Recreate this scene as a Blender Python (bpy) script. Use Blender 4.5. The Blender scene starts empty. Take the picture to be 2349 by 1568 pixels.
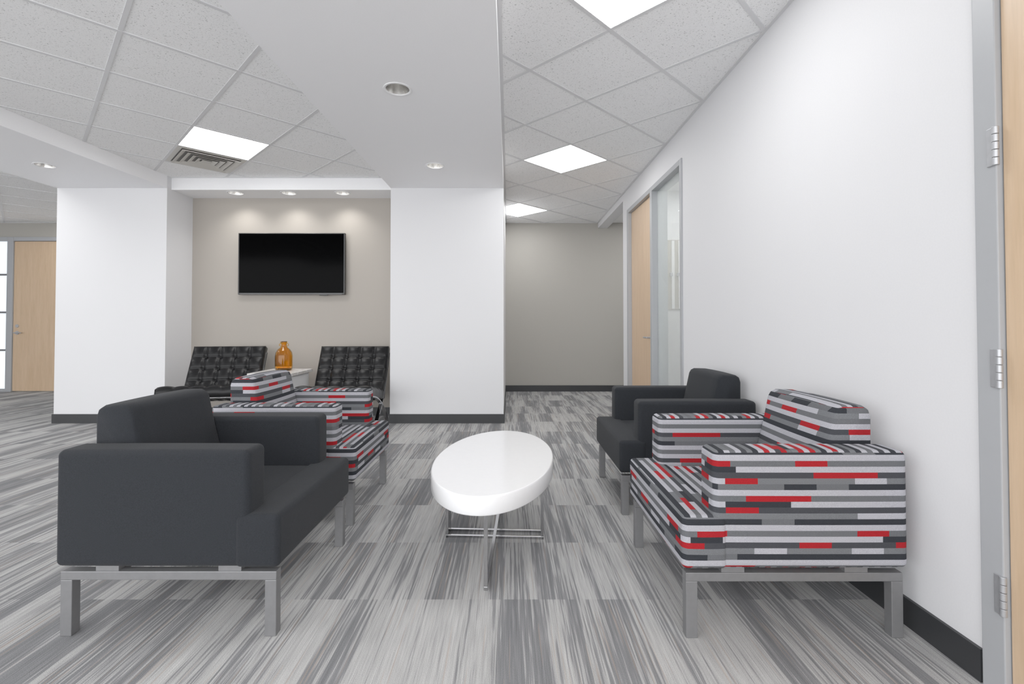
import bpy, bmesh, math, random
from mathutils import Vector, Matrix
random.seed(3)
S=bpy.context.scene
S.view_settings.view_transform='Standard'
S.view_settings.look='None'
S.view_settings.exposure=0.66
S.view_settings.gamma=1.22

# ------------------------------------------------------------ helpers
def link(o,parent=None):
    S.collection.objects.link(o)
    if parent: o.parent=parent
    return o
def empty(name,loc=(0,0,0),rz=0):
    e=bpy.data.objects.new(name,None); e.empty_display_size=.1
    e.location=loc; e.rotation_euler=(0,0,rz); S.collection.objects.link(e); return e
def mesh_obj(name,verts,faces,mat,parent=None,smooth=False,loc=(0,0,0),rot=(0,0,0)):
    me=bpy.data.meshes.new(name); me.from_pydata([tuple(v) for v in verts],[],faces); me.update()
    bm=bmesh.new(); bm.from_mesh(me); bmesh.ops.recalc_face_normals(bm,faces=bm.faces); bm.to_mesh(me); bm.free()
    if smooth:
        for p in me.polygons: p.use_smooth=True
    o=bpy.data.objects.new(name,me)
    if mat: me.materials.append(mat)
    o.location=loc; o.rotation_euler=rot
    return link(o,parent)
def box(name,x0,x1,y0,y1,z0,z1,mat,parent=None,bevel=0,seg=2):
    # origin kept at parent's origin for coordinate coherence
    v=[(x,y,z) for x in(x0,x1) for y in(y0,y1) for z in(z0,z1)]
    f=[(0,1,3,2),(4,6,7,5),(0,4,5,1),(2,3,7,6),(0,2,6,4),(1,5,7,3)]
    o=mesh_obj(name,v,f,mat,parent)
    if bevel:
        m=o.modifiers.new('b','BEVEL'); m.width=bevel; m.segments=seg; m.limit_method='ANGLE'
    return o
def multibox(name,boxes,mat,parent=None,bevel=0):
    V=[];F=[]
    for (x0,x1,y0,y1,z0,z1) in boxes:
        b=len(V)
        V+=[(x,y,z) for x in(x0,x1) for y in(y0,y1) for z in(z0,z1)]
        F+=[tuple(i+b for i in f) for f in [(0,1,3,2),(4,6,7,5),(0,4,5,1),(2,3,7,6),(0,2,6,4),(1,5,7,3)]]
    o=mesh_obj(name,V,F,mat,parent)
    if bevel:
        m=o.modifiers.new('b','BEVEL'); m.width=bevel; m.segments=2; m.limit_method='ANGLE'
    return o
def softbox(name,x0,x1,y0,y1,z0,z1,r,bulge,mat,parent=None):
    c=Vector(((x0+x1)/2,(y0+y1)/2,(z0+z1)/2)); h=Vector(((x1-x0)/2,(y1-y0)/2,(z1-z0)/2))
    def coords(hh):
        rr=min(r,hh*.99); L=[]
        for i in range(5): L.append(-hh+rr*(1-math.tan(math.radians(45*(1-i/4.0)))) if i<5 else 0)
        n=8; a=-hh+rr
        for i in range(1,n): L.append(a+(2*(hh-rr))*i/n)
        L+= [-q for q in reversed(L[:5])]
        return L
    C=[coords(h[i]) for i in range(3)]
    bm=bmesh.new(); cache={}
    def vert(q):
        k=tuple(round(t,6) for t in q)
        if k in cache: return cache[k]
        q=Vector(q); inner=Vector([max(-h[i]+min(r,h[i]*.99),min(h[i]-min(r,h[i]*.99),q[i])) for i in range(3)])
        d=q-inner
        p=inner+(d.normalized()*min(r,min(h)*.99) if d.length>1e-9 else d)
        n=[q[i]/h[i] for i in range(3)]
        for a in range(3):
            if abs(abs(n[a])-1)<1e-5:
                b,e=(a+1)%3,(a+2)%3
                p[a]+=math.copysign(bulge*(1-n[b]**2)*(1-n[e]**2),n[a])
        v=bm.verts.new(p+c); cache[k]=v; return v
    for a in range(3):
        b,e=(a+1)%3,(a+2)%3
        for s in(-1,1):
            for i in range(len(C[b])-1):
                for j in range(len(C[e])-1):
                    vs=[]
                    for (bi,ej) in((i,j),(i+1,j),(i+1,j+1),(i,j+1)):
                        q=[0,0,0]; q[a]=s*h[a]; q[b]=C[b][bi]; q[e]=C[e][ej]; vs.append(vert(q))
                    if len(set(vs))==4:
                        try: bm.faces.new(vs)
                        except ValueError: pass
    bmesh.ops.recalc_face_normals(bm,faces=bm.faces)
    me=bpy.data.meshes.new(name); bm.to_mesh(me); bm.free()
    for p in me.polygons: p.use_smooth=True
    me.materials.append(mat)
    return link(bpy.data.objects.new(name,me),parent)
def lathe(name,prof,mat,parent=None,loc=(0,0,0),n=48,rib=0,ribn=0):
    V=[];F=[]
    for (r,z) in prof:
        for i in range(n):
            a=2*math.pi*i/n; rr=r*(1+(rib*math.cos(a*ribn) if r>.04 else 0))
            V.append((rr*math.cos(a),rr*math.sin(a),z))
    for k in range(len(prof)-1):
        for i in range(n):
            j=(i+1)%n; F.append((k*n+i,k*n+j,(k+1)*n+j,(k+1)*n+i))
    o=mesh_obj(name,V,F,mat,parent,True,loc); return o
def sweep(name,pts,w,t,mat,parent=None,x=0):
    """flat bar in the y-z plane at x, width w along x, thickness t"""
    V=[];F=[]; n=len(pts)
    for i,(y,z) in enumerate(pts):
        a=pts[max(i-1,0)]; b=pts[min(i+1,n-1)]
        d=Vector((b[0]-a[0],b[1]-a[1])).normalized(); nn=Vector((-d.y,d.x))*t/2
        for sx,sn in((-1,-1),(1,-1),(1,1),(-1,1)):
            V.append((x+sx*w/2,y+sn*nn.x,z+sn*nn.y))
    for i in range(n-1):
        for k in range(4):
            F.append((i*4+k,i*4+(k+1)%4,(i+1)*4+(k+1)%4,(i+1)*4+k))
    F.append((0,1,2,3)); F.append(tuple((n-1)*4+k for k in range(4)))
    return mesh_obj(name,V,F,mat,parent)
def catmull(P,k=8):
    out=[]
    Q=[P[0]]+P+[P[-1]]
    for i in range(1,len(Q)-2):
        p0,p1,p2,p3=[Vector(q) for q in Q[i-1:i+3]]
        for s in range(k):
            t=s/k
            out.append(tuple(.5*((2*p1)+(-p0+p2)*t+(2*p0-5*p1+4*p2-p3)*t*t+(-p0+3*p1-3*p2+p3)*t**3)))
    out.append(tuple(P[-1])); return out
def cyl(name,loc,r,h,mat,parent=None,axis='Z',n=24):
    V=[];F=[]
    for s in(-.5,.5):
        for i in range(n):
            a=2*math.pi*i/n; V.append((r*math.cos(a),r*math.sin(a),s*h))
    F=[(i,(i+1)%n,n+(i+1)%n,n+i) for i in range(n)]+[tuple(range(n)),tuple(range(n,2*n))]
    rot={'Z':(0,0,0),'X':(0,math.pi/2,0),'Y':(math.pi/2,0,0)}[axis]
    o=mesh_obj(name,V,F,mat,parent,False,loc,rot)
    m=o.modifiers.new('b','BEVEL'); m.width=min(r,h)*.12; m.segments=2; m.limit_method='ANGLE'
    return o

# ------------------------------------------------------------ materials
def newmat(name):
    m=bpy.data.materials.new(name); m.use_nodes=True
    return m,m.node_tree,m.node_tree.nodes['Principled BSDF']
def M(nt,op,a,b=None,c=None):
    n=nt.nodes.new('ShaderNodeMath'); n.operation=op
    for i,v in enumerate((a,b,c)):
        if v is None: continue
        if isinstance(v,(int,float)): n.inputs[i].default_value=v
        else: nt.links.new(v,n.inputs[i])
    return n.outputs[0]
def comb(nt,x,y,z):
    n=nt.nodes.new('ShaderNodeCombineXYZ')
    for i,v in enumerate((x,y,z)):
        if isinstance(v,(int,float)): n.inputs[i].default_value=v
        else: nt.links.new(v,n.inputs[i])
    return n.outputs[0]
def noise(nt,vec,scale,detail=2,rough=.5):
    n=nt.nodes.new('ShaderNodeTexNoise'); n.inputs['Scale'].default_value=scale
    n.inputs['Detail'].default_value=detail; n.inputs['Roughness'].default_value=rough
    if vec is not None: nt.links.new(vec,n.inputs['Vector'])
    return n.outputs['Fac']
def ramp(nt,fac,stops,interp='LINEAR'):
    n=nt.nodes.new('ShaderNodeValToRGB'); n.color_ramp.interpolation=interp
    e=n.color_ramp.elements
    while len(e)<len(stops): e.new(.5)
    for i,(p,c) in enumerate(stops):
        e[i].position=p; e[i].color=(c[0],c[1],c[2],1)
    nt.links.new(fac,n.inputs[0]); return n.outputs[0]
def mixc(nt,f,a,b,bt='MIX'):
    n=nt.nodes.new('ShaderNodeMix'); n.data_type='RGBA'; n.blend_type=bt
    for s,v in((n.inputs[0],f),(n.inputs[6],a),(n.inputs[7],b)):
        if isinstance(v,(int,float)): s.default_value=v
        elif isinstance(v,tuple): s.default_value=(v[0],v[1],v[2],1)
        else: nt.links.new(v,s)
    return n.outputs[2]
def bump(nt,b,h,strength,dist=.002):
    n=nt.nodes.new('ShaderNodeBump'); n.inputs['Strength'].default_value=strength; n.inputs['Distance'].default_value=dist
    nt.links.new(h,n.inputs['Height']); nt.links.new(n.outputs[0],b.inputs['Normal'])
def obco(nt): return nt.nodes.new('ShaderNodeTexCoord').outputs['Object']

def paint(name,col,rough=.6,var=.02):
    m,nt,b=newmat(name); co=obco(nt)
    f=noise(nt,co,150,1)
    c=ramp(nt,f,[(.3,tuple(x*(1-var) for x in col)),(.7,col)])
    nt.links.new(c,b.inputs['Base Color']); b.inputs['Roughness'].default_value=rough
    b.inputs['Specular IOR Level'].default_value=.3
    return m
def metal(name,col,rough,met=1.0,brush=True):
    m,nt,b=newmat(name); co=obco(nt)
    b.inputs['Metallic'].default_value=met
    f=noise(nt,co,60,1)
    nt.links.new(ramp(nt,f,[(.3,tuple(x*.93 for x in col)),(.7,col)]),b.inputs['Base Color'])
    nt.links.new(M(nt,'MULTIPLY_ADD',f,.08,rough),b.inputs['Roughness']); return m
def plain(name,col,rough=.5,**kw):
    m,nt,b=newmat(name); co=obco(nt); f=noise(nt,co,40,1)
    nt.links.new(ramp(nt,f,[(.3,tuple(x*.985 for x in col)),(.7,col)]),b.inputs['Base Color'])
    b.inputs['Roughness'].default_value=rough
    for k,v in kw.items(): b.inputs[k].default_value=v
    return m
def emit(name,col,st):
    m,nt,b=newmat(name); b.inputs['Base Color'].default_value=(*col,1)
    b.inputs['Emission Color'].default_value=(*col,1); b.inputs['Emission Strength'].default_value=st; return m

WHITE=paint('wall_paint_white',(.72,.72,.735))
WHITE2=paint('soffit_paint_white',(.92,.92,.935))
BEIGE=paint('wall_paint_beige',(.37,.338,.30))
GREIGE=paint('wall_paint_greige',(.40,.383,.345))
BASE=plain('baseboard_vinyl',(.018,.019,.021),.45)
STEEL=metal('satin_frame_metal',(.48,.49,.51),.38,.7)
LEGM=metal('brushed_leg_steel',(.20,.20,.205),.42,.5)
CHROME=metal('chrome',(.50,.50,.51),.10)
FRAMEP=plain('door_frame_paint',(.36,.37,.385),.4)
GLOSSW=plain('white_lacquer',(.84,.84,.85),.12)
TBAR=plain('ceiling_grid_paint',(.68,.68,.69),.5)
VENTM=plain('vent_metal',(.55,.53,.49),.4,Metallic=.1)
DARK=plain('dark_void',(.03,.03,.03),.8)
PLEN=plain('plenum_grey',(.18,.17,.16),.8)
PANEL=emit('light_panel_diffuser',(1,1,1),8.0)
LAMPON=emit('downlight_lamp',(1,.99,.96),9.0)
LAMPOFF=emit('downlight_lamp_dim',(1,.97,.93),.4)

def tile_mat():
    m,nt,b=newmat('acoustic_tile'); co=obco(nt)
    a=noise(nt,co,95,2,.6); d=noise(nt,co,260,1,.6)
    dots=ramp(nt,a,[(.30,(.55,.55,.55)),(.385,(1,1,1))])
    dots2=ramp(nt,d,[(.28,(.65,.65,.65)),(.38,(1,1,1))])
    c=mixc(nt,1.0,mixc(nt,1.0,(.92,.92,.92),dots,'MULTIPLY'),dots2,'MULTIPLY')
    nt.links.new(c,b.inputs['Base Color']); b.inputs['Roughness'].default_value=.9
    b.inputs['Specular IOR Level'].default_value=.1
    return m
TILE=tile_mat()

def carpet_mat():
    m,nt,b=newmat('striated_carpet'); co=obco(nt)
    sp=nt.nodes.new('ShaderNodeSeparateXYZ'); nt.links.new(co,sp.inputs[0]); X,Y=sp.outputs[0],sp.outputs[1]
    row=M(nt,'FLOOR',M(nt,'DIVIDE',M(nt,'ADD',Y,-1.94+10),.5))
    wn=nt.nodes.new('ShaderNodeTexWhiteNoise'); wn.noise_dimensions='1D'; nt.links.new(row,wn.inputs['W'])
    r=wn.outputs['Value']
    xo=M(nt,'MULTIPLY_ADD',r,7.0,X)
    A=noise(nt,comb(nt,M(nt,'MULTIPLY',xo,10),M(nt,'MULTIPLY',Y,.35),r),1.0,2,.5)
    B=noise(nt,comb(nt,M(nt,'MULTIPLY',X,95),M(nt,'MULTIPLY',Y,1.7),0.0),1.0,3,.65)
    C=noise(nt,comb(nt,M(nt,'MULTIPLY',X,260),M(nt,'MULTIPLY',Y,6),0),1.0,1,.6)
    s=M(nt,'ADD',M(nt,'MULTIPLY',A,.50),M(nt,'MULTIPLY',B,.50))
    base=ramp(nt,s,[(.36,(.15,.152,.158)),(.45,(.185,.186,.192)),(.490,(.225,.225,.23)),(.512,(.36,.357,.352)),(.56,(.40,.397,.39)),(.65,(.46,.455,.447))])
    c2=ramp(nt,C,[(.35,(.80,.80,.80)),(.65,(1.12,1.12,1.12))])
    c=mixc(nt,.7,base,c2,'MULTIPLY')
    D=noise(nt,co,420,1,.6)
    c=mixc(nt,.6,c,ramp(nt,D,[(.35,(.68,.68,.68)),(.65,(1.2,1.2,1.2))]),'MULTIPLY')
    T=noise(nt,comb(nt,M(nt,'MULTIPLY',xo,90),M(nt,'MULTIPLY',Y,1.5),3.0),1.0,1)
    c=mixc(nt,M(nt,'MULTIPLY',M(nt,'GREATER_THAN',T,.66),.35),c,(.34,.26,.20))
    nt.links.new(c,b.inputs['Base Color']); b.inputs['Roughness'].default_value=.95
    b.inputs['Specular IOR Level'].default_value=.15
    bump(nt,b,D,.4,.003); return m
CARPET=carpet_mat()

def wool(name,col):
    m,nt,b=newmat(name); co=obco(nt)
    f=noise(nt,co,420,2,.6)
    nt.links.new(ramp(nt,f,[(.3,tuple(x*.7 for x in col)),(.7,tuple(x*1.25 for x in col))]),b.inputs['Base Color'])
    b.inputs['Roughness'].default_value=.92; b.inputs['Specular IOR Level'].default_value=.15
    b.inputs['Sheen Weight'].default_value=.04; b.inputs['Sheen Roughness'].default_value=.5
    bump(nt,b,f,.5,.002); return m
CHAR=wool('charcoal_wool',(.0145,.0162,.0192))

def stripe_mat():
    m,nt,b=newmat('striped_upholstery')
    tc=nt.nodes.new('ShaderNodeTexCoord')
    sp=nt.nodes.new('ShaderNodeSeparateXYZ'); nt.links.new(tc.outputs['Object'],sp.inputs[0]); x,y,z=sp.outputs
    sn=nt.nodes.new('ShaderNodeSeparateXYZ'); nt.links.new(tc.outputs['Normal'],sn.inputs[0])
    top=M(nt,'GREATER_THAN',M(nt,'ABSOLUTE',sn.outputs[2]),.72)
    inv=M(nt,'SUBTRACT',1.0,top)
    rowc=M(nt,'ADD',M(nt,'MULTIPLY',inv,z),M(nt,'MULTIPLY',top,M(nt,'ADD',x,3.0)))
    row=M(nt,'FLOOR',M(nt,'DIVIDE',M(nt,'ADD',rowc,.004),.0200))
    w1=nt.nodes.new('ShaderNodeTexWhiteNoise'); w1.noise_dimensions='1D'; nt.links.new(row,w1.inputs['W'])
    seg=M(nt,'ADD',M(nt,'MULTIPLY',inv,M(nt,'ADD',x,y)),M(nt,'MULTIPLY',top,y))
    s2=M(nt,'DIVIDE',M(nt,'MULTIPLY_ADD',w1.outputs['Value'],5.0,seg),.112)
    sid=M(nt,'FLOOR',s2)
    w2=nt.nodes.new('ShaderNodeTexWhiteNoise'); w2.noise_dimensions='2D'; nt.links.new(comb(nt,row,sid,0),w2.inputs['Vector'])
    fr=M(nt,'FRACT',M(nt,'DIVIDE',M(nt,'ADD',row,600.5),6.0))
    LIGHT=(.36,.36,.395);MID=(.10,.104,.112);CH=(.020,.022,.027);MM=(.125,.13,.14);DG=(.038,.040,.046)
    K=[i/6 for i in range(6)]
    basec=ramp(nt,fr,list(zip(K,(MID,LIGHT,CH,MM,DG,LIGHT))),'CONSTANT')
    red=(.30,.009,.013)
    insc=ramp(nt,fr,list(zip(K,(red,MM,MID,red,red,CH))),'CONSTANT')
    pr=ramp(nt,fr,list(zip(K,((.32,)*3,(.16,)*3,(.24,)*3,(.10,)*3,(.36,)*3,(.16,)*3))),'CONSTANT')
    lp=ramp(nt,fr,list(zip(K,((2,)*3,(2,)*3,(2,)*3,(.80,)*3,(2,)*3,(2,)*3))),'CONSTANT')
    c=w2.outputs['Value']
    k=M(nt,'LESS_THAN',c,pr)
    c1=mixc(nt,k,basec,insc)
    isMM=M(nt,'MULTIPLY',M(nt,'GREATER_THAN',fr,.5),M(nt,'LESS_THAN',fr,.6667))
    k3=M(nt,'MULTIPLY',M(nt,'GREATER_THAN',c,.80),isMM)
    c3=mixc(nt,k3,c1,LIGHT)
    f=noise(nt,tc.outputs['Object'],500,1)
    c4=mixc(nt,.6,c3,ramp(nt,f,[(.35,(.75,.75,.75)),(.65,(1.15,1.15,1.15))]),'MULTIPLY')
    nt.links.new(c4,b.inputs['Base Color']); b.inputs['Roughness'].default_value=.88
    b.inputs['Specular IOR Level'].default_value=.15
    bump(nt,b,f,.4,.002); return m
STRIPE=stripe_mat()

def leather():
    m,nt,b=newmat('black_leather'); co=obco(nt); f=noise(nt,co,220,2)
    nt.links.new(ramp(nt,f,[(.3,(.002,.002,.0024)),(.7,(.004,.004,.0045))]),b.inputs['Base Color'])
    b.inputs['Roughness'].default_value=.33; b.inputs['Specular IOR Level'].default_value=.20; bump(nt,b,f,.2,.001); return m
LEATHER=leather()
def maple():
    m,nt,b=newmat('maple_veneer'); co=obco(nt)
    mp=nt.nodes.new('ShaderNodeMapping'); mp.inputs['Scale'].default_value=(14,14,1.1); nt.links.new(co,mp.inputs[0])
    f=noise(nt,mp.outputs[0],2.2,3,.6); g=noise(nt,mp.outputs[0],9,2,.6)
    c=ramp(nt,f,[(.3,(.56,.385,.235)),(.7,(.63,.45,.295))])
    c=mixc(nt,.35,c,ramp(nt,g,[(.3,(.86,.86,.86)),(.7,(1.05,1.05,1.05))]),'MULTIPLY')
    nt.links.new(c,b.inputs['Base Color']); b.inputs['Roughness'].default_value=.38; return m
MAPLE=maple()
def glass_milk():
    m=bpy.data.materials.new('sidelight_glass'); m.use_nodes=True; nt=m.node_tree; nt.nodes.clear()
    out=nt.nodes.new('ShaderNodeOutputMaterial'); t=nt.nodes.new('ShaderNodeBsdfTransparent')
    d=nt.nodes.new('ShaderNodeBsdfDiffuse'); d.inputs[0].default_value=(.88,.91,.90,1)
    g=nt.nodes.new('ShaderNodeBsdfGlossy'); g.inputs['Roughness'].default_value=.03
    t.inputs[0].default_value=(.96,.98,.975,1)
    co=obco(nt); f=noise(nt,co,3,1); fac=M(nt,'MULTIPLY_ADD',f,.05,.20)
    a=nt.nodes.new('ShaderNodeMixShader'); nt.links.new(fac,a.inputs[0]); nt.links.new(t.outputs[0],a.inputs[1]); nt.links.new(d.outputs[0],a.inputs[2])
    b=nt.nodes.new('ShaderNodeMixShader'); b.inputs[0].default_value=.06; nt.links.new(a.outputs[0],b.inputs[1]); nt.links.new(g.outputs[0],b.inputs[2])
    nt.links.new(b.outputs[0],out.inputs[0]); return m
GLASS=glass_milk()
AMBER=newmat('amber_glass'); _nt=AMBER[1]; _b=AMBER[2]; AMBER=AMBER[0]
_b.inputs['Base Color'].default_value=(.96,.55,.10,1); _b.inputs['Transmission Weight'].default_value=1
_b.inputs['Roughness'].default_value=.03; _b.inputs['IOR'].default_value=1.35
bump(_nt,_b,noise(_nt,obco(_nt),14,2),.3,.004)
FROST_GLOW=emit('frosted_glass_glow',(.86,.92,.98),.40)  # pane itself glows, standing in for a lit office behind the frosting
MARBLE=newmat('marble'); _nt=MARBLE[1]; _b=MARBLE[2]; MARBLE=MARBLE[0]
_nt.links.new(ramp(_nt,noise(_nt,obco(_nt),6,6,.65),[(.40,(.82,.81,.80)),(.5,(.60,.57,.54)),(.58,(.84,.83,.82))]),_b.inputs['Base Color']); _b.inputs['Roughness'].default_value=.2

# ------------------------------------------------------------ room shell
ZC=2.74; ZB=2.60; XR=1.447; YB=7.87; YC=5.36; YN=5.80
XL0,XL1=-5.02,-3.80; XC0,XC1=-1.315,-.062; YS=-3.0; YCS=-.9; XFL=-9.8; XFR=4.6
box('floor',XFL,XFR,YS,YB+.2,-.1,0,CARPET)
box('ceiling',XFL,XFR,YCS,YB+.2,ZC,ZC+.15,TILE)
box('wall_back',XFL,XFR,YB,YB+.15,0,ZC,GREIGE)
box('wall_left',XFL-.15,XFL,YCS,YB+.15,0,ZC,WHITE)
def wallcore(name,x0,x1,y0,y1,mat): return box(name,x0,x1,y0,y1,0,ZC,mat)
wallcore('wall_pillar_left',XL0,XL1,YC,YB,WHITE)
wallcore('wall_niche',XL1,XC0,YN,YN+.15,BEIGE)
wallcore('wall_column',XC0,XC1,YC,YB,WHITE)
def drill(o,holes):
    for (x,y,r) in holes:
        V=[];n=40
        for s in(ZB-.05,ZB+.10):
            for i in range(n):
                a=2*math.pi*i/n; V.append((x+r*math.cos(a),y+r*math.sin(a),s))
        F=[(i,(i+1)%n,n+(i+1)%n,n+i) for i in range(n)]+[tuple(range(n)),tuple(range(n,2*n))]
        c=mesh_obj('cut',V,F,None)
        md=o.modifiers.new('h','BOOLEAN'); md.object=c; md.operation='DIFFERENCE'; md.solver='EXACT'
        bpy.context.view_layer.update()
        dg=bpy.context.evaluated_depsgraph_get()
        me=bpy.data.meshes.new_from_object(o.evaluated_get(dg))
        o.modifiers.clear(); o.data=me
        bpy.data.objects.remove(c)
def skew(o,x_at,newx):
    for v in o.data.vertices:
        if abs(v.co.x-x_at)<1e-3 and v.co.y<0: v.co.x=newx
R=.078
dl_center=[(-.717,3.09),(-.707,4.60),(-.71,1.4)]
dl_left=[(-4.42,4.59),(-4.42,2.9)]
dl_niche=[(-3.15,5.56),(-2.54,5.56),(-1.92,5.56)]
o=box('beam_center',XC0,XC1,YCS,YC,ZB,ZC-.001,WHITE2); skew(o,XC0,-1.41); drill(o,[(x,y,R) for x,y in dl_center])
o=box('beam_left',XL0,XL1,YCS,YC,ZB,ZC-.001,WHITE2); skew(o,XL1,-4.05); drill(o,[(x,y,R) for x,y in dl_left])
o=box('soffit_niche',XL1,XC0,5.43,YN,ZB,ZC-.001,WHITE2); drill(o,[(x,y,R) for x,y in dl_niche])
CHROMED=metal('reflector_metal',(.70,.69,.67),.22)
RINGW=plain('ring_white',(.85,.85,.86),.35)
def downlight(x,y,lamp):
    e=empty('recessed_downlight',(x,y,ZB))
    lathe('trim_ring',[(.074,.0),(.090,.0),(.092,-.003),(.088,-.005),(.074,-.003),(.074,.0)],RINGW,e)
    lathe('reflector',[(.0755,-.002),(.070,.03),(.058,.085)],CHROMED,e)
    cyl('lamp',(0,0,.088),.058,.006,lamp,e)
for i,(x,y) in enumerate(dl_center): downlight(x,y,LAMPOFF if i==0 else LAMPON)
for i,(x,y) in enumerate(dl_left): downlight(x,y,LAMPOFF if i==0 else LAMPON)
for x,y in dl_niche: downlight(x,y,LAMPON)

# right wall with openings
T=.15; DY=-.036
multibox('wall_right',[(XR,XR+T,YCS,.48+DY,0,ZC),(XR,XR+T,.48+DY,1.52+DY,2.49,ZC),(XR,XR+T,1.52+DY,4.03,0,ZC),
     (XR,XR+T,4.03,5.90,2.48,ZC),(XR,XR+T,5.90,6.14,0,ZC),(XR,XR+T,6.14,YB,2.65,ZC)],WHITE)
box('wall_corridor_side',XR+T,XFR,5.99,6.14,0,ZC,WHITE)
box('wall_office_side',XR+T,XFR,2.4,2.52,0,ZC,WHITE)
box('wall_far_right',XFR,XFR+.15,YCS,YB+.15,0,ZC,WHITE)
H=.10; B=.012
box('baseboard_right',XR-B,XR,1.53+DY,4.02,0,H,BASE)
box('baseboard_right_end',XR-B,XR,5.91,6.14,0,H,BASE)
multibox('baseboard_pillar',[(XL0-B,XL1+B,YC-B,YC,0,H),(XL1,XL1+B,YC,YN,0,H),(XL0-B,XL0,YC,YB,0,H)],BASE)
box('baseboard_niche',XL1,XC0,YN-B,YN,0,H,BASE)
multibox('baseboard_column',[(XC0-B,XC1+B,YC-B,YC,0,H),(XC0-B,XC0,YC,YN,0,H),(XC1,XC1+B,YC,YB,0,H)],BASE)
multibox('baseboard_back',[(XC1,XFR,YB-B,YB,0,H),(-7.0,XL0,YB-B,YB,0,H)],BASE)

# ------------------------------------------------------------ ceiling grid
def clipline(p,d,rc):
    t0,t1=-1e9,1e9
    for a in range(2):
        lo,hi=rc[a*2],rc[a*2+1]
        if abs(d[a])<1e-9: continue
        ta,tb=(lo-p[a])/d[a],(hi-p[a])/d[a]
        if ta>tb: ta,tb=tb,ta
        t0=max(t0,ta); t1=min(t1,tb)
    return (t0,t1) if t1-t0>.02 else None
P=.61; q2=math.sqrt(2)
def grid(name,rc,u0,v0):
    V=[];F=[]
    for fam in(0,1):
        o0=u0 if fam==0 else v0
        for k in range(-30,40):
            c=o0+k*P
            if fam==0: p=(c*q2/2,c*q2/2); d=(1/q2,-1/q2)
            else: p=(-c*q2/2,c*q2/2); d=(1/q2,1/q2)
            r=clipline(p,d,rc)
            if not r: continue
            a=Vector((p[0]+d[0]*r[0],p[1]+d[1]*r[0])); b_=Vector((p[0]+d[0]*r[1],p[1]+d[1]*r[1]))
            n=Vector((-d[1],d[0]))*.012; z1=ZC-.004-.001*fam
            b=len(V)
            for z in(z1,ZC):
                for q in(a-n,b_-n,b_+n,a+n): V.append((q.x,q.y,z))
            F+=[tuple(b+i for i in f) for f in((0,1,2,3),(4,5,6,7),(0,1,5,4),(1,2,6,5),(2,3,7,6),(3,0,4,7))]
    x0,x1,y0,y1=rc
    for (a,b2,c,d2) in((x0,x0+.022,y0,y1),(x1-.022,x1,y0,y1),(x0,x1,y1-.022,y1)):
        b=len(V); V+=[(x,y,z) for x in(a,b2) for y in(c,d2) for z in(ZC-.006,ZC)]
        F+=[tuple(i+b for i in f) for f in [(0,1,3,2),(4,6,7,5),(0,4,5,1),(2,3,7,6),(0,2,6,4),(1,5,7,3)]]
    mesh_obj(name,V,F,TBAR)
UL,VL=.97,4.68; UR,VR=3.52,2.72
grid('ceiling_grid_center_bay',(-4.05,XC0,YCS,5.43),UL,VL)
grid('ceiling_grid_left_bay',(XFL,XL0,YCS,YB),UL,VL)
grid('ceiling_grid_right_bay',(XC1,XR,YCS,YB),UR,VR)
def uv2xy(u,v): return ((u-v)/q2,(u+v)/q2)
def troffer(u,v):
    x,y=uv2xy(u+P/2,v+P/2)
    e=empty('unseen_light_panel',(x,y,ZC),math.pi/4)
    h=P/2-.012
    box('diffuser',-h,h,-h,h,-.003,-.0005,PANEL,e)
    return e
for u,v in((UR,VR),(UR+2*P,VR+3*P),(UR-3*P,VR-3*P)): troffer(u,v)
for u,v in((UL,VL),(UL-3*P,VL-3*P)): troffer(u,v)
for u,v in((UL-3*P,VL+3*P),(UL+0*P,VL+5*P),(UL-5*P,VL+1*P),(UL-1*P,VL+8*P)): troffer(u,v)  # unseen extra panels, added to light the left back area
for (x,y) in((2.6,7.0),(2.3,5.2),(2.3,4.0)):  # office pair added out of view to brighten the room behind the sidelight
    e=empty('unseen_light_panel',(x,y,ZC)); box('diffuser',-.3,.3,-.3,.3,-.003,-.0005,PANEL,e)
# air vent
x,y=uv2xy(UL+P/2,VL+1.5*P)
e=empty('air_vent',(x,y,ZC),math.pi/4)
box('plenum_plate',-.29,.29,-.29,.29,-.003,-.0005,PLEN,e)
V=[];F=[]
def ring(s0,z0,s1,z1):
    b=len(V)
    for s,z in((s0,z0),(s1,z1)):
        for a,c in((-1,-1),(1,-1),(1,1),(-1,1)): V.append((a*s,c*s,z))
    for i in range(4): F.append((b+i,b+(i+1)%4,b+4+(i+1)%4,b+4+i))
ring(.293,-.004,.255,-.006)
for s in(.250,.195,.140,.085): ring(s,-.020,s-.036,-.006)
ring(.040,-.018,.0005,-.018)
o=mesh_obj('louvers',V,F,VENTM,e); md=o.modifiers.new('s','SOLIDIFY'); md.thickness=.002

# ------------------------------------------------------------ doors, windows
def lever(parent,x,y,z,axis):
    if axis=='X':
        cyl('rose',(x-.006,y,z),.03,.012,STEEL,parent,'X'); cyl('stem',(x-.03,y,z),.010,.05,STEEL,parent,'X')
        cyl('lever',(x-.055,y+.05,z),.009,.12,STEEL,parent,'Y')
    else:
        cyl('rose',(x,y-.006,z),.03,.012,STEEL,parent,'Y'); cyl('stem',(x,y-.03,z),.010,.05,STEEL,parent,'Y')
        cyl('lever',(x+.05,y-.055,z),.009,.12,STEEL,parent,'X')
d=empty('door_1',(0,DY,0))
box('leaf',XR+.004,XR+.048,.555,1.452,.012,2.435,MAPLE,d,.002)
multibox('frame',[(XR-.012,XR+T,1.456,1.525,0,2.495),(XR-.012,XR+T,.475,.551,0,2.495),(XR-.012,XR+T,.551,1.456,2.439,2.495)],FRAMEP,d,.003)
multibox('stop',[(XR+.05,XR+.065,1.42,1.456,0,2.44)],FRAMEP,d)
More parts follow.
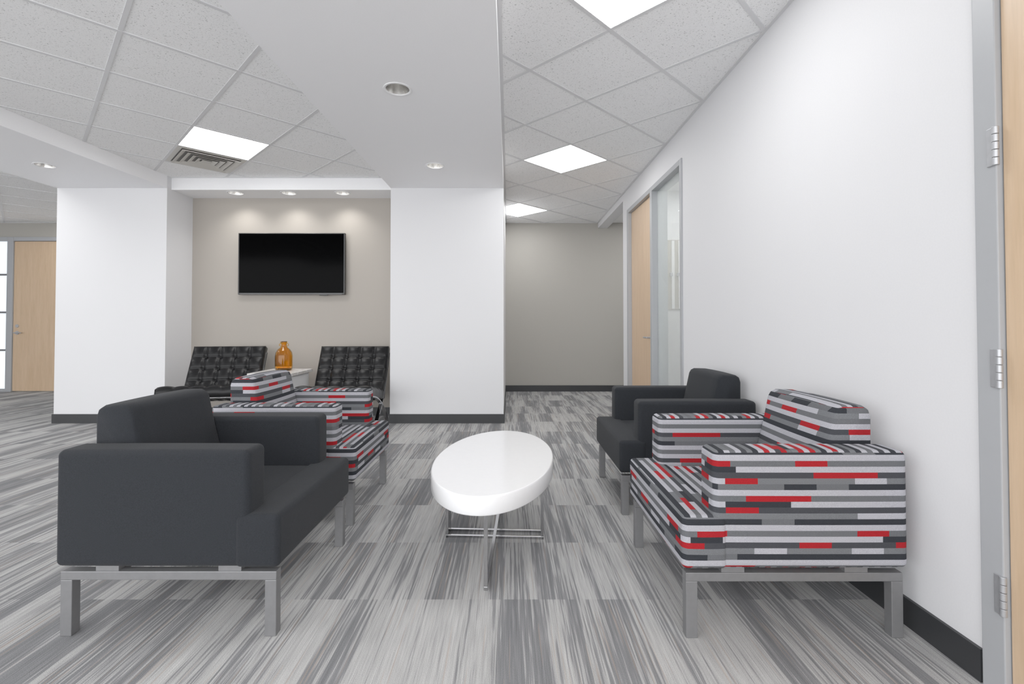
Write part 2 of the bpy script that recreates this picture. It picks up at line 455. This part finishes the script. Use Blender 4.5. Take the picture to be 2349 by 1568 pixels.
for z in(.30,.96,1.615,2.27):
    for k in range(5): cyl('hinge_knuckle',(XR-.014,1.456,z-.046+k*.023),.0085,.0215,STEEL,d)
    box('hinge_plate',XR-.016,XR-.011,1.456,1.482,z-.057,z+.057,STEEL,d,.002)
lever(d,XR+.004,.62,.95,'X')
d=empty('door_2')
box('leaf',XR+.03,XR+.074,4.935,5.835,.012,2.43,MAPLE,d,.002)
multibox('frame',[(XR-.012,XR+T,5.838,5.90,0,2.48),(XR-.012,XR+T,4.87,4.932,0,2.48),(XR-.012,XR+T,4.932,5.838,2.432,2.48)],FRAMEP,d,.003)
lever(d,XR+.03,5.02,.95,'X')
w=empty('window_1')
box('glass',XR+.045,XR+.053,4.075,4.87,.10,2.43,GLASS,w)
multibox('frame',[(XR-.012,XR+T,4.03,4.075,0,2.48),(XR-.012,XR+T,4.075,4.87,2.432,2.48),(XR-.012,XR+T,4.075,4.87,0,.10)],FRAMEP,w,.003)
c=empty('wall_coat_hook_panel',(1.98,5.99,1.7))
box('board',-.16,.16,-.012,0,-.43,.43,plain('panel_cream',(.38,.35,.29),.5),c)
for i in range(4): box('slat',-.145+i*.085,-.110+i*.085,-.022,-.012,-.42,.42,GLOSSW,c)
for i in range(3): box('hook',-.085+i*.085,-.055+i*.085,-.05,-.022,-.02,.02,STEEL,c,.003)
d=empty('door_3')
box('leaf',-8.02,-7.11,YB-.03,YB-.002,.012,2.43,MAPLE,d,.002)
multibox('frame',[(-8.12,-8.025,YB-.05,YB,0,2.50),(-7.105,-7.04,YB-.05,YB,0,2.50),(-8.025,-7.105,YB-.05,YB,2.435,2.50)],FRAMEP,d,.003)
lever(d,-7.95,YB-.03,.95,'Y')
cyl('deadbolt',(-7.95,YB-.035,1.06),.026,.02,STEEL,d,'Y')
w=empty('window_2')
box('glass',-9.5,-8.12,YB-.02,YB-.01,.05,2.43,FROST_GLOW,w)
multibox('frame',[(-9.56,-9.5,YB-.05,YB,0,2.50),(-9.5,-8.12,YB-.05,YB,2.43,2.50),(-9.5,-8.12,YB-.05,YB,0,.05)],FRAMEP,w,.003)
multibox('mullions',[(-9.5,-8.12,YB-.035,YB-.02,z-.015,z+.015) for z in(.67,1.28,1.89)],LEGM,w)

# ------------------------------------------------------------ armchairs
def armchair(loc,rz,mat):
    e=empty('armchair',loc,rz); W=.74; h=W/2; at=.125
    z0=.243
    for s,nm in((-1,'arm_near'),(1,'arm_far')):
        y0,y1=(-h,-h+at) if s<0 else (h-at,h)
        softbox(nm,.0,.675,y0,y1,z0,.648,.022,.003,mat,e)
    softbox('seat_front',.628,.785,-h-.004,h+.004,z0-.001,.426,.020,.004,mat,e)
    softbox('seat_deck',.12,.66,-h+at+.002,h-at-.002,z0+.002,.424,.02,.004,mat,e)
    softbox('back_panel',.003,.13,-h+at+.002,h-at-.002,z0+.002,.62,.02,.0,mat,e)
    prof=[(.030,.43),(.028,.745),(.036,.770),(.056,.783),(.132,.785),(.152,.775),(.163,.757),(.192,.63),(.240,.425)]
    y0,y1=-h+at+.004,h-at-.004
    V=[];F=[];n=len(prof); rows=[(y0,.012),(y0+.006,.004),(y0+.016,0)]+[(y0+.016+(y1-y0-.032)*i/8,0) for i in range(1,8)]+[(y1-.016,0),(y1-.006,.004),(y1,.012)]
    cx=sum(p[0] for p in prof)/n; cz=.6
    for (yy,ins) in rows:
        t=(yy-y0)/(y1-y0); bul=.008*(1-(2*t-1)**2)
        for (px,pz) in prof:
            d=Vector((px-cx,pz-cz)); L=d.length
            q=Vector((cx,cz))+d*(1-ins/L)
            f=1 if px>.1 else 0
            V.append((q.x+bul*f,yy,q.y+(bul*.5 if pz>.74 else 0)))
    m=len(rows)
    for i in range(m-1):
        for k in range(n): F.append((i*n+k,i*n+(k+1)%n,(i+1)*n+(k+1)%n,(i+1)*n+k))
    F.append(tuple(range(n))); F.append(tuple((m-1)*n+k for k in range(n)))
    o=mesh_obj('back_cushion',V,F,mat,e,True)
    md=o.modifiers.new('b','BEVEL'); md.width=.006; md.segments=3; md.limit_method='ANGLE'; md.angle_limit=math.radians(50)
    tb=.036
    for s in(-1,1):
        yc=s*(h-.03)
        a,b=yc-tb/2,yc+tb/2
        multibox('leg_frame',[(.015,.770,a,b,.195,.225),(.015,.055,a,b,0,.195),(.730,.770,a,b,0,.195)],LEGM,e,.002)
        multibox('spacer',[(.135,.215,a+.004,b-.004,.225,.245),(.565,.645,a+.004,b-.004,.225,.245)],LEGM,e)
    multibox('cross_rail',[(.155,.195,-h+.05,h-.05,.200,.225),(.585,.625,-h+.05,h-.05,.200,.225)],LEGM,e)
    return e
armchair((-1.585,2.07,0),0,CHAR)
armchair((-1.615,3.00,0),0,STRIPE)
armchair((1.385,2.06,0),math.pi,STRIPE)
armchair((1.415,3.145,0),math.pi,CHAR)

# ------------------------------------------------------------ oval coffee table
e=empty('coffee_table',(-.073,2.53,0),math.radians(-6))
V=[];F=[];n=96; a_,b_=.300,.60
prof=[(.008,.328),(.003,.3295),(0,.333),(0,.400),(.002,.4045),(.006,.407)]
for (ins,z) in prof:
    for i in range(n):
        t=2*math.pi*i/n
        V.append(((a_-ins)*math.cos(t),(b_-ins)*math.sin(t),z))
m=len(prof)
for k in range(m-1):
    for i in range(n): F.append((k*n+i,k*n+(i+1)%n,(k+1)*n+(i+1)%n,(k+1)*n+i))
F.append(tuple(range(n))); F.append(tuple((m-1)*n+i for i in range(n)))
o=mesh_obj('top',V,F,GLOSSW,e,False)
for p in o.data.polygons: p.use_smooth=(len(p.vertices)==4 and abs(p.normal.z)<.3)
t=.014
b=empty('base_pivot',(0,0,0),math.radians(3.5)); b.parent=e
w=.045
multibox('frame_cross',[(-.250,.250,-w,-w+t,0,t),(-.250,.250,w-t,w,0,t),(-.250,-.250+t,-w,w,t,.328),(.250-t,.250,-w,w,t,.328),(-.250,.250,-w,w,.318,.328),
   (-.250,-.250+t,-w,w,0,t),(.250-t,.250,-w,w,0,t)],CHROME,b,.001)
t=.016
multibox('frame_long',[(-t/2,t/2,-.53,.53,.001,t),(-t/2,t/2,-.53,-.53+t,t,.328),(-t/2,t/2,.53-t,.53,t,.328),(-t/2,t/2,-.53,.53,.319,.327)],CHROME,b,.001)

# ------------------------------------------------------------ tufted lounge chairs
def tufted(name,w,l,t,nx,ny,parent,loc,rx):
    k=10; NX=nx*k; NY=ny*k; V=[];F=[]
    def z(i,j,side):
        u=i/NX; v=j/NY
        p=(abs(math.sin(math.pi*u*nx))*abs(math.sin(math.pi*v*ny)))**.42
        edge=min(min(u,1-u)*w,min(v,1-v)*l)
        rim=min(1,(edge/.02)) ; rim=math.sqrt(max(0,1-(1-rim)**2))
        hgt=(.30+.10*rim+.22*p*1.0)*t if side>0 else -(.30+.12*rim)*t
        if side>0 and 0<i<NX and 0<j<NY:
            du=(u*nx-round(u*nx))*w/nx; dv=(v*ny-round(v*ny))*l/ny
            if 0<round(u*nx)<nx and 0<round(v*ny)<ny:
                hgt-=.16*t*math.exp(-(du*du+dv*dv)/(.020**2))
        return hgt
    for side in(1,-1):
        for j in range(NY+1):
            for i in range(NX+1): V.append((w*(i/NX-.5),l*j/NY,z(i,j,side)))
    n1=(NX+1)*(NY+1)
    for j in range(NY):
        for i in range(NX):
            a=j*(NX+1)+i; q=(a,a+1,a+NX+2,a+NX+1); F.append(q); F.append(tuple(n1+r for r in reversed(q)))
    bd=[i for i in range(NX+1)]+[j*(NX+1)+NX for j in range(1,NY+1)]+[NY*(NX+1)+i for i in range(NX-1,-1,-1)]+[j*(NX+1) for j in range(NY-1,0,-1)]
    for q in range(len(bd)):
        a,b=bd[q],bd[(q+1)%len(bd)]; F.append((a,b,n1+b,n1+a))
    o=mesh_obj(name,V,F,LEATHER,parent,True,loc,(rx,0,0))
    for i in range(1,nx):
        for j in range(1,ny):
            cyl('button',(w*(i/nx-.5),l*j/ny,.30*t),.011,.012,LEATHER,o,n=14)
    return o
def lounge(loc,rz):
    e=empty('tufted_lounge_chair',loc,rz)
    tufted('seat_cushion',.75,.60,.115,5,4,e,(0,0,.430),math.radians(-11))
    tufted('back_cushion',.75,.55,.115,5,4,e,(0,.56,.335),math.radians(63))
    c1=catmull([(.83,.76),(.73,.58),(.60,.39),(.42,.22),(.20,.07),(.05,.006)])
    c2=catmull([(.02,.385),(.22,.345),(.42,.265),(.58,.17),(.70,.07),(.77,.006)])
    for x in(-.362,.362):
        sweep('bar_back',c1,.034,.013,CHROME,e,x); sweep('bar_seat',c2,.034,.013,CHROME,e,x)
    multibox('cross_bars',[(-.362,.362,.815,.83,.73,.765),(-.362,.362,.03,.045,.365,.39),(-.362,.362,.585,.60,.345,.375)],CHROME,e,.002)
    for i in range(7):
        x=-.27+i*.09
        sweep('strap',[(.03,.372),(.30,.30),(.57,.27)],.035,.004,LEATHER,e,x)
        sweep('strap',[(.60,.36),(.71,.56),(.825,.75)],.035,.004,LEATHER,e,x)
    return e
lounge((-3.02,4.70,0),math.radians(9))
lounge((-1.71,4.70,0),math.radians(2))

# ------------------------------------------------------------ side table + vase
e=empty('side_table',(-2.40,5.12,0),0)
box('top',-.22,.22,-.27,.27,.565,.597,MARBLE,e,.004)
multibox('base',[(-.19,-.15,-.24,.24,0,.565),(.15,.19,-.24,.24,0,.565),(-.15,.15,.20,.24,0,.565)],GLOSSW,e,.003)
e=empty('amber_glass_vase',(-2.40,5.17,.597))
out=[(.001,0),(.070,0),(.083,.012),(.086,.05),(.086,.15),(.080,.19),(.062,.222),(.036,.245),(.027,.262),(.026,.285),(.036,.296),(.037,.306),(.030,.310)]
inn=[(.022,.300),(.021,.262),(.032,.240),(.057,.217),(.074,.187),(.080,.15),(.080,.05),(.076,.016),(.001,.010)]
lathe('bottle',out+inn,AMBER,e,n=72,rib=.012,ribn=18)
for s in(-1,1):
    V=[];F=[];n1,n2=20,8
    for i in range(n1):
        a=2*math.pi*i/n1
        for j in range(n2):
            c=2*math.pi*j/n2; r=.013+.004*math.cos(c); V.append((s*.036+r*math.cos(a),.004*math.sin(c),.273+r*math.sin(a)))
    for i in range(n1):
        for j in range(n2): F.append((i*n2+j,((i+1)%n1)*n2+j,((i+1)%n1)*n2+(j+1)%n2,i*n2+(j+1)%n2))
    mesh_obj('handle',V,F,AMBER,e,True)

# ------------------------------------------------------------ television
e=empty('television',(-2.578,5.74,1.804))
box('body',-.632,.632,-.012,.03,-.365,.365,plain('tv_plastic',(.003,.003,.0035),.35),e,.004)
scr=plain('tv_screen',(.0003,.0003,.0004),.10); scr.node_tree.nodes['Principled BSDF'].inputs['Specular IOR Level'].default_value=.02
box('screen',-.618,.618,-.0145,-.012,-.345,.355,scr,e)
box('chin_strip',-.60,.60,-.016,-.012,-.361,-.357,LEGM,e)
box('sensor',.33,.43,-.010,.01,-.376,-.364,plain('tv_sensor',(.02,.02,.02),.3),e,.003)
box('mount',-.25,.25,.03,.06,-.15,.15,DARK,e)

# ------------------------------------------------------------ lights
def spot(x,y,z,power,ang,tilt,blend=.8,name='downlight_beam'):
    l=bpy.data.lights.new(name,'SPOT'); l.energy=power; l.spot_size=math.radians(ang); l.spot_blend=blend
    l.shadow_soft_size=.05; l.color=(1,.98,.95)
    o=bpy.data.objects.new(name,l); o.location=(x,y,z); o.rotation_euler=(tilt,0,0); S.collection.objects.link(o)
for x,y in dl_niche: spot(x,y,ZB-.01,8,130,math.radians(2),1.0)
W=bpy.data.worlds.new('world'); S.world=W; W.use_nodes=True
W.node_tree.nodes['Background'].inputs[0].default_value=(.97,.98,1,1)
W.node_tree.nodes['Background'].inputs[1].default_value=2.3

# ------------------------------------------------------------ camera
cam=bpy.data.cameras.new('camera'); co=bpy.data.objects.new('camera',cam); S.collection.objects.link(co)
cam.sensor_width=36; cam.lens=1112/2349*36; cam.clip_start=.05
tl=math.radians(1.0)
co.location=(0,0,1.09); co.rotation_euler=(math.pi/2+tl,0,0)
cam.shift_x=6.5/2349; cam.shift_y=-(784-(743-1112*math.tan(tl)))/2349
S.camera=co
